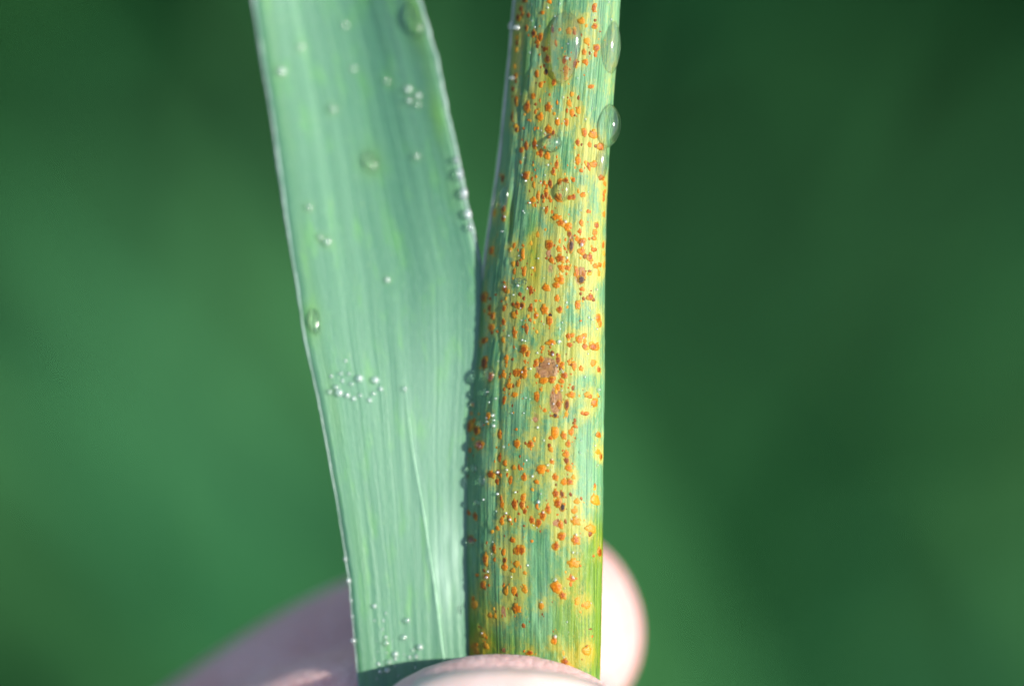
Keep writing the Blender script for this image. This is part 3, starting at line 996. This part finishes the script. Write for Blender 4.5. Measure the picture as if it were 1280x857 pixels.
film(True, 759, 157, 28, 56, 'big round clear water drop bulging from the sunlit edge of the stem', .82)
film(True, 766, 60, 30, 64, 'long flat water drop along the sunlit stem edge above the round one', .34)
film(True, 705, 60, 44, 90, 'largest water drop, a flat tear on the face of the stem', .42, -.12)
film(True, 692, 179, 22, 23, 'round water drop hanging below a brown pustule on the stem', .46)
film(True, 753, 203, 18, 42, 'thin water drop just below the big round one on the stem', .22)
film(True, 705, 238, 19, 28, 'oval water drop ringed by orange pustules on the stem', .42)
film(True, 630, 247, 16, 34, 'water drop at the shaded sheath edge above the leaf junction', .30)
film(True, 642, 33, 14, 16, 'tiny water bead sticking out from the shaded stem edge', .34)
film(True, 650, 352, 20, 11, 'small flat water drop in the middle of the stem face', .14)
for (x, y, a, b) in [(612, 468, 14, 22), (602, 600, 9, 17), (607, 490, 8, 12), (597, 628, 9, 10), (600, 530, 10, 12), (590, 505, 10, 12), (598, 556, 12, 14), (592, 585, 8, 14), (588, 676, 10, 14)]:
    drop(stem_at, x, y, a, b, 'dull water drop on the shaded flank of the stem beside the leaf', 'drops on the shaded flank of the stem', tall=.6)
SPECKS = [(647, 35, 7), (641, 98, 7), (710, 55, 4), (709, 73, 5), (722, 98, 4), (760, 3, 5), (735, 89, 3), (732, 149, 4), (648, 357, 4), (659, 361, 3), (709, 322, 5), (707, 277, 5),
          (727, 306, 5), (691, 443, 5), (690, 430, 3), (696, 457, 4), (704, 465, 4), (653, 465, 4), (672, 441, 3), (731, 471, 4), (736, 397, 4), (746, 411, 4), (699, 427, 5), (657, 497, 4),
          (620, 498, 4), (617, 519, 5), (618, 525, 5), (618, 532, 4), (655, 516, 3), (630, 558, 4), (658, 575, 4), (690, 574, 4), (685, 581, 4), (666, 595, 4), (634, 587, 4), (622, 590, 4), (725, 565, 4),
          (748, 487, 5), (622, 617, 5), (605, 624, 4), (673, 627, 5), (679, 640, 4), (671, 659, 3), (638, 649, 4), (720, 645, 5), (720, 668, 4), (716, 690, 5), (721, 691, 4), (694, 724, 6), (716, 721, 5),
          (609, 721, 5), (677, 752, 4), (694, 795, 5), (705, 821, 5), (735, 240, 4), (726, 263, 4), (700, 411, 3), (703, 403, 3), (673, 323, 3), (652, 400, 3), (653, 425, 3), (680, 550, 3), (665, 525, 3), (700, 5, 4)]
for k in range(110):
    yy = random.uniform(5, 800)
    xa, xb = stem_edges(yy)
    SPECKS.append((random.uniform(float(xa) + 14, float(xb) - 6), yy, random.choice((2.2, 2.6, 3.0, 3.6))))
for (x, y, d) in SPECKS:
    d *= random.uniform(.65, 1.0)
    drop(stem_at, x, y, d, d * 1.15, 'pinpoint glinting dew bead among the rust pustules on the stem', 'dew beads among the pustules', 'dew_bead', bead=True, tall=.7, sink=.02)


# ------------------------------------------------------------------ the hand
def catmull(pts, n):
    P = np.array(pts, float)
    P = np.vstack([2 * P[0] - P[1], P, 2 * P[-1] - P[-2]])
    out = []
    m = len(P) - 3
    for i in range(n):
        s = i / (n - 1) * m
        k = min(int(s), m - 1); t = s - k
        a, b, c, d = P[k:k + 4]
        out.append(.5 * ((2 * b) + (c - a) * t + (2 * a - 5 * b + 4 * c - d) * t ** 2 + (3 * b - a - 3 * c + d) * t ** 3))
    return np.array(out)


def limb(joints, up, tipcap=1.0, n=44, ring=28, endcap=1.0):
    """joints: (x, y, z, half width, half thickness) from tip to root. returns verts, faces and the ring frames"""
    S = catmull(joints, n)
    ctr, w0, h0 = S[:, :3], S[:, 3], S[:, 4]
    V, fr = [], []
    rings = []
    d0 = ctr[1] - ctr[0]; d0 /= np.linalg.norm(d0)
    for i in range(n):
        d = ctr[min(i + 1, n - 1)] - ctr[max(i - 1, 0)]; d /= np.linalg.norm(d)
        e2 = np.array(up, float); e2 = e2 - d * e2.dot(d); e2 /= np.linalg.norm(e2)
        e1 = np.cross(d, e2)
        rings.append((ctr[i], d, e1, e2, w0[i], h0[i]))
    full = []
    c, d, e1, e2, a, b = rings[0]
    for k in range(1, 9):                        # rounded tip
        th = math.pi / 2 * k / 9
        full.append((c - d * math.cos(th) * tipcap * b, d, e1, e2, a * math.sin(th) ** .9, b * math.sin(th) ** .9))
    full += rings
    c, d, e1, e2, a, b = rings[-1]
    for k in range(1, 6):
        th = math.pi / 2 * k / 6
        full.append((c + d * math.sin(th) * endcap * b, d, e1, e2, a * math.cos(th), b * math.cos(th)))
    for (c, d, e1, e2, a, b) in full:
        for j in range(ring):
            q = 2 * math.pi * j / ring
            V.append(c + e1 * a * math.cos(q) + e2 * b * math.sin(q))
    F = grid_faces(len(full), ring, True)
    F.append(tuple(range(ring - 1, -1, -1)))
    F.append(tuple(range((len(full) - 1) * ring, len(full) * ring)))
    return np.array(V), F, full


HAND_BASE = (-44.0, -60.0, -100.0)
THUMB = [(-0.4, -4.2, -23.6, 8.7, 5.6), (-0.3, -8.6, -29.3, 9.9, 7.4), (-2.5, -15.5, -37.0, 9.8, 8.2), (-8.0, -25.5, -45.5, 10.2, 9.0), (-12.0, -35, -54, 9.4, 9.4),
         (-17.0, -47, -64, 11.5, 11.5), (-26.0, -62, -80, 15, 14)]
INDEX = [(1.1, 10.5, -17.2, 6.5, 6.6), (-9, 12.5, -22.3, 7.9, 7.6), (-20, 15.5, -30.0, 8.2, 8.2), (-30.5, 18, -37, 9.0, 9.0), (-35, 10, -52, 9.4, 9.4), (-38, -4, -66, 11, 11)]
MIDDLE = [(0.8, 5.0, -24.4, 7.0, 6.4), (-9, 5.4, -25.4, 7.6, 7.2), (-20, 9.5, -32, 8.2, 8.0), (-34, 19, -48, 9.3, 9.3), (-39, 9, -66, 9.6, 9.6), (-42, -6, -80, 11, 11)]
RING = [(-1, 5, -42, 6.5, 6.0), (-11, 9, -45, 7.6, 7.4), (-22, 14, -52, 8.0, 8.0), (-36, 18, -64, 9.0, 9.0), (-41, 8, -80, 9.2, 9.2), (-44, -8, -93, 11, 11)]
LITTLE = [(-7, 4, -57, 5.6, 5.4), (-15, 8, -60, 6.4, 6.4), (-25, 12, -67, 7.0, 7.0), (-37, 14, -79, 7.8, 7.8), (-42, 4, -93, 8.4, 8.4), (-45, -12, -104, 10, 10)]


def make_hand():
    r = root('hand', HAND_BASE)
    tag(r, 'bare pink hand pinching the leaf and stem between thumb and fingers', 'hand')
    V, F = [], []
    store = {}

    def add(vf):
        off = len(V)
        V.extend(vf[0].tolist()); F.extend([tuple(i + off for i in f) for f in vf[1]])
        return vf
    tv, tf, tr = limb(THUMB, (0.12, -0.84, 0.53), tipcap=1.15)
    tv[:, 1] = np.where(tv[:, 1] > -1.2, -1.2 + 1.1 * np.tanh((tv[:, 1] + 1.2) / 1.1), tv[:, 1])      # flesh flattened on the leaf
    store['thumb'] = add((tv, tf, tr))
    store['index'] = add(limb(INDEX, (-.2, 1, .3), tipcap=1.0))
    mv, mf, mr = limb(MIDDLE, (-.2, 1, .3), tipcap=1.0)
    near = mv[:, 0] > -22
    mv[:, 1] = np.where(near & (mv[:, 1] < 1.9), 1.9 + 1.1 * np.tanh((mv[:, 1] - 1.9) / 1.1), mv[:, 1])    # pressed flat on the back of the leaf
    store['middle'] = add((mv, mf, mr))
    add(limb(RING, (-.2, 1, .3))); add(limb(LITTLE, (-.2, 1, .3)))
    for a, wr in ((INDEX, (-40, -74, -92)), (MIDDLE, (-46, -76, -100)), (RING, (-51, -77, -108)), (LITTLE, (-55, -77, -116))):
        p = a[-1]
        add(limb([(p[0], p[1], p[2], 12, 12), ((p[0] + wr[0]) / 2 + 2, (p[1] + wr[1]) / 2, (p[2] + wr[2]) / 2, 14, 13), (*wr, 15, 14)], (1, 0, 0), n=16))
    add(limb([(-20, -52, -70, 13, 13), (-32, -62, -86, 18, 17), (-46, -78, -104, 20, 17)], (1, 0, 0), n=16))       # ball of the thumb
    add(limb([(-46, -66, -100, 26, 19), (-52, -92, -116, 26, 19), (-62, -130, -140, 30, 24), (-80, -200, -184, 38, 33)], (1, 0, .2), n=24))   # wrist and forearm
    me0 = mesh_np('hand_raw', np.array(V) - np.array(HAND_BASE), F, M_SKIN)
    tmp = bpy.data.objects.new('hand_raw', me0); col.objects.link(tmp)
    md = tmp.modifiers.new('r', 'REMESH'); md.mode = 'VOXEL'; md.voxel_size = 0.00062; md.use_smooth_shade = True
    ms = tmp.modifiers.new('s', 'SMOOTH'); ms.factor = .5; ms.iterations = 7
    dg = bpy.context.evaluated_depsgraph_get()
    me = bpy.data.meshes.new_from_object(tmp.evaluated_get(dg))
    me.name = 'skin'
    bpy.data.objects.remove(tmp)
    me.materials.clear(); me.materials.append(M_SKIN)
    me.polygons.foreach_set('use_smooth', [True] * len(me.polygons))
    child('skin', me, r)

    def nail(full, i0, i1, span, lift, flip):
        nc = 15; vv = []
        rows = full[i0:i1]
        for i, (c, d, e1, e2, a, b) in enumerate(rows):
            s = i / (len(rows) - 1)
            sp = span * (.72 + .28 * min(1, s * 4)) * (1 - .18 * max(0, s - .8) / .2)
            for j in range(nc):
                q = math.pi / 2 + (j / (nc - 1) * 2 - 1) * sp
                lf = lift * (1 - .8 * abs(j / (nc - 1) * 2 - 1) ** 4)
                vv.append(c + e1 * (a + lf) * math.cos(q) + e2 * (b + lf) * math.sin(q))
        front = np.array(vv)
        back = front - np.array([rows[0][3]]) * .55
        nr = len(rows); N = len(front)
        f = grid_faces(nr, nc)
        f2 = [tuple(k + N for k in reversed(q)) for q in f]
        rim = [(i * nc, (i + 1) * nc) for i in range(nr - 1)][::-1]
        side = []
        for j in range(nc - 1):
            side.append((j, j + N, j + 1 + N, j + 1))
            t0 = (nr - 1) * nc + j
            side.append((t0 + 1, t0 + 1 + N, t0 + N, t0))
        for i in range(nr - 1):
            side.append(((i + 1) * nc, (i + 1) * nc + N, i * nc + N, i * nc))
            t0 = i * nc + nc - 1
            side.append((t0, t0 + N, t0 + nc + N, t0 + nc))
        me = mesh_np('fingernail', np.vstack([front, back]) - np.array(HAND_BASE), f + f2 + side, M_NAIL)
        bm = bmesh.new(); bm.from_mesh(me); bmesh.ops.recalc_face_normals(bm, faces=bm.faces); bm.to_mesh(me); bm.free()
        return child('fingernail', me, r)
    nail(store['thumb'][2], 5, 22, 1.02, .22, 1)
    nail(store['index'][2], 5, 18, .95, .15, 1)
    nail(store['middle'][2], 5, 18, .95, .15, 1)
    return r


make_hand()
bpy.context.view_layer.update()
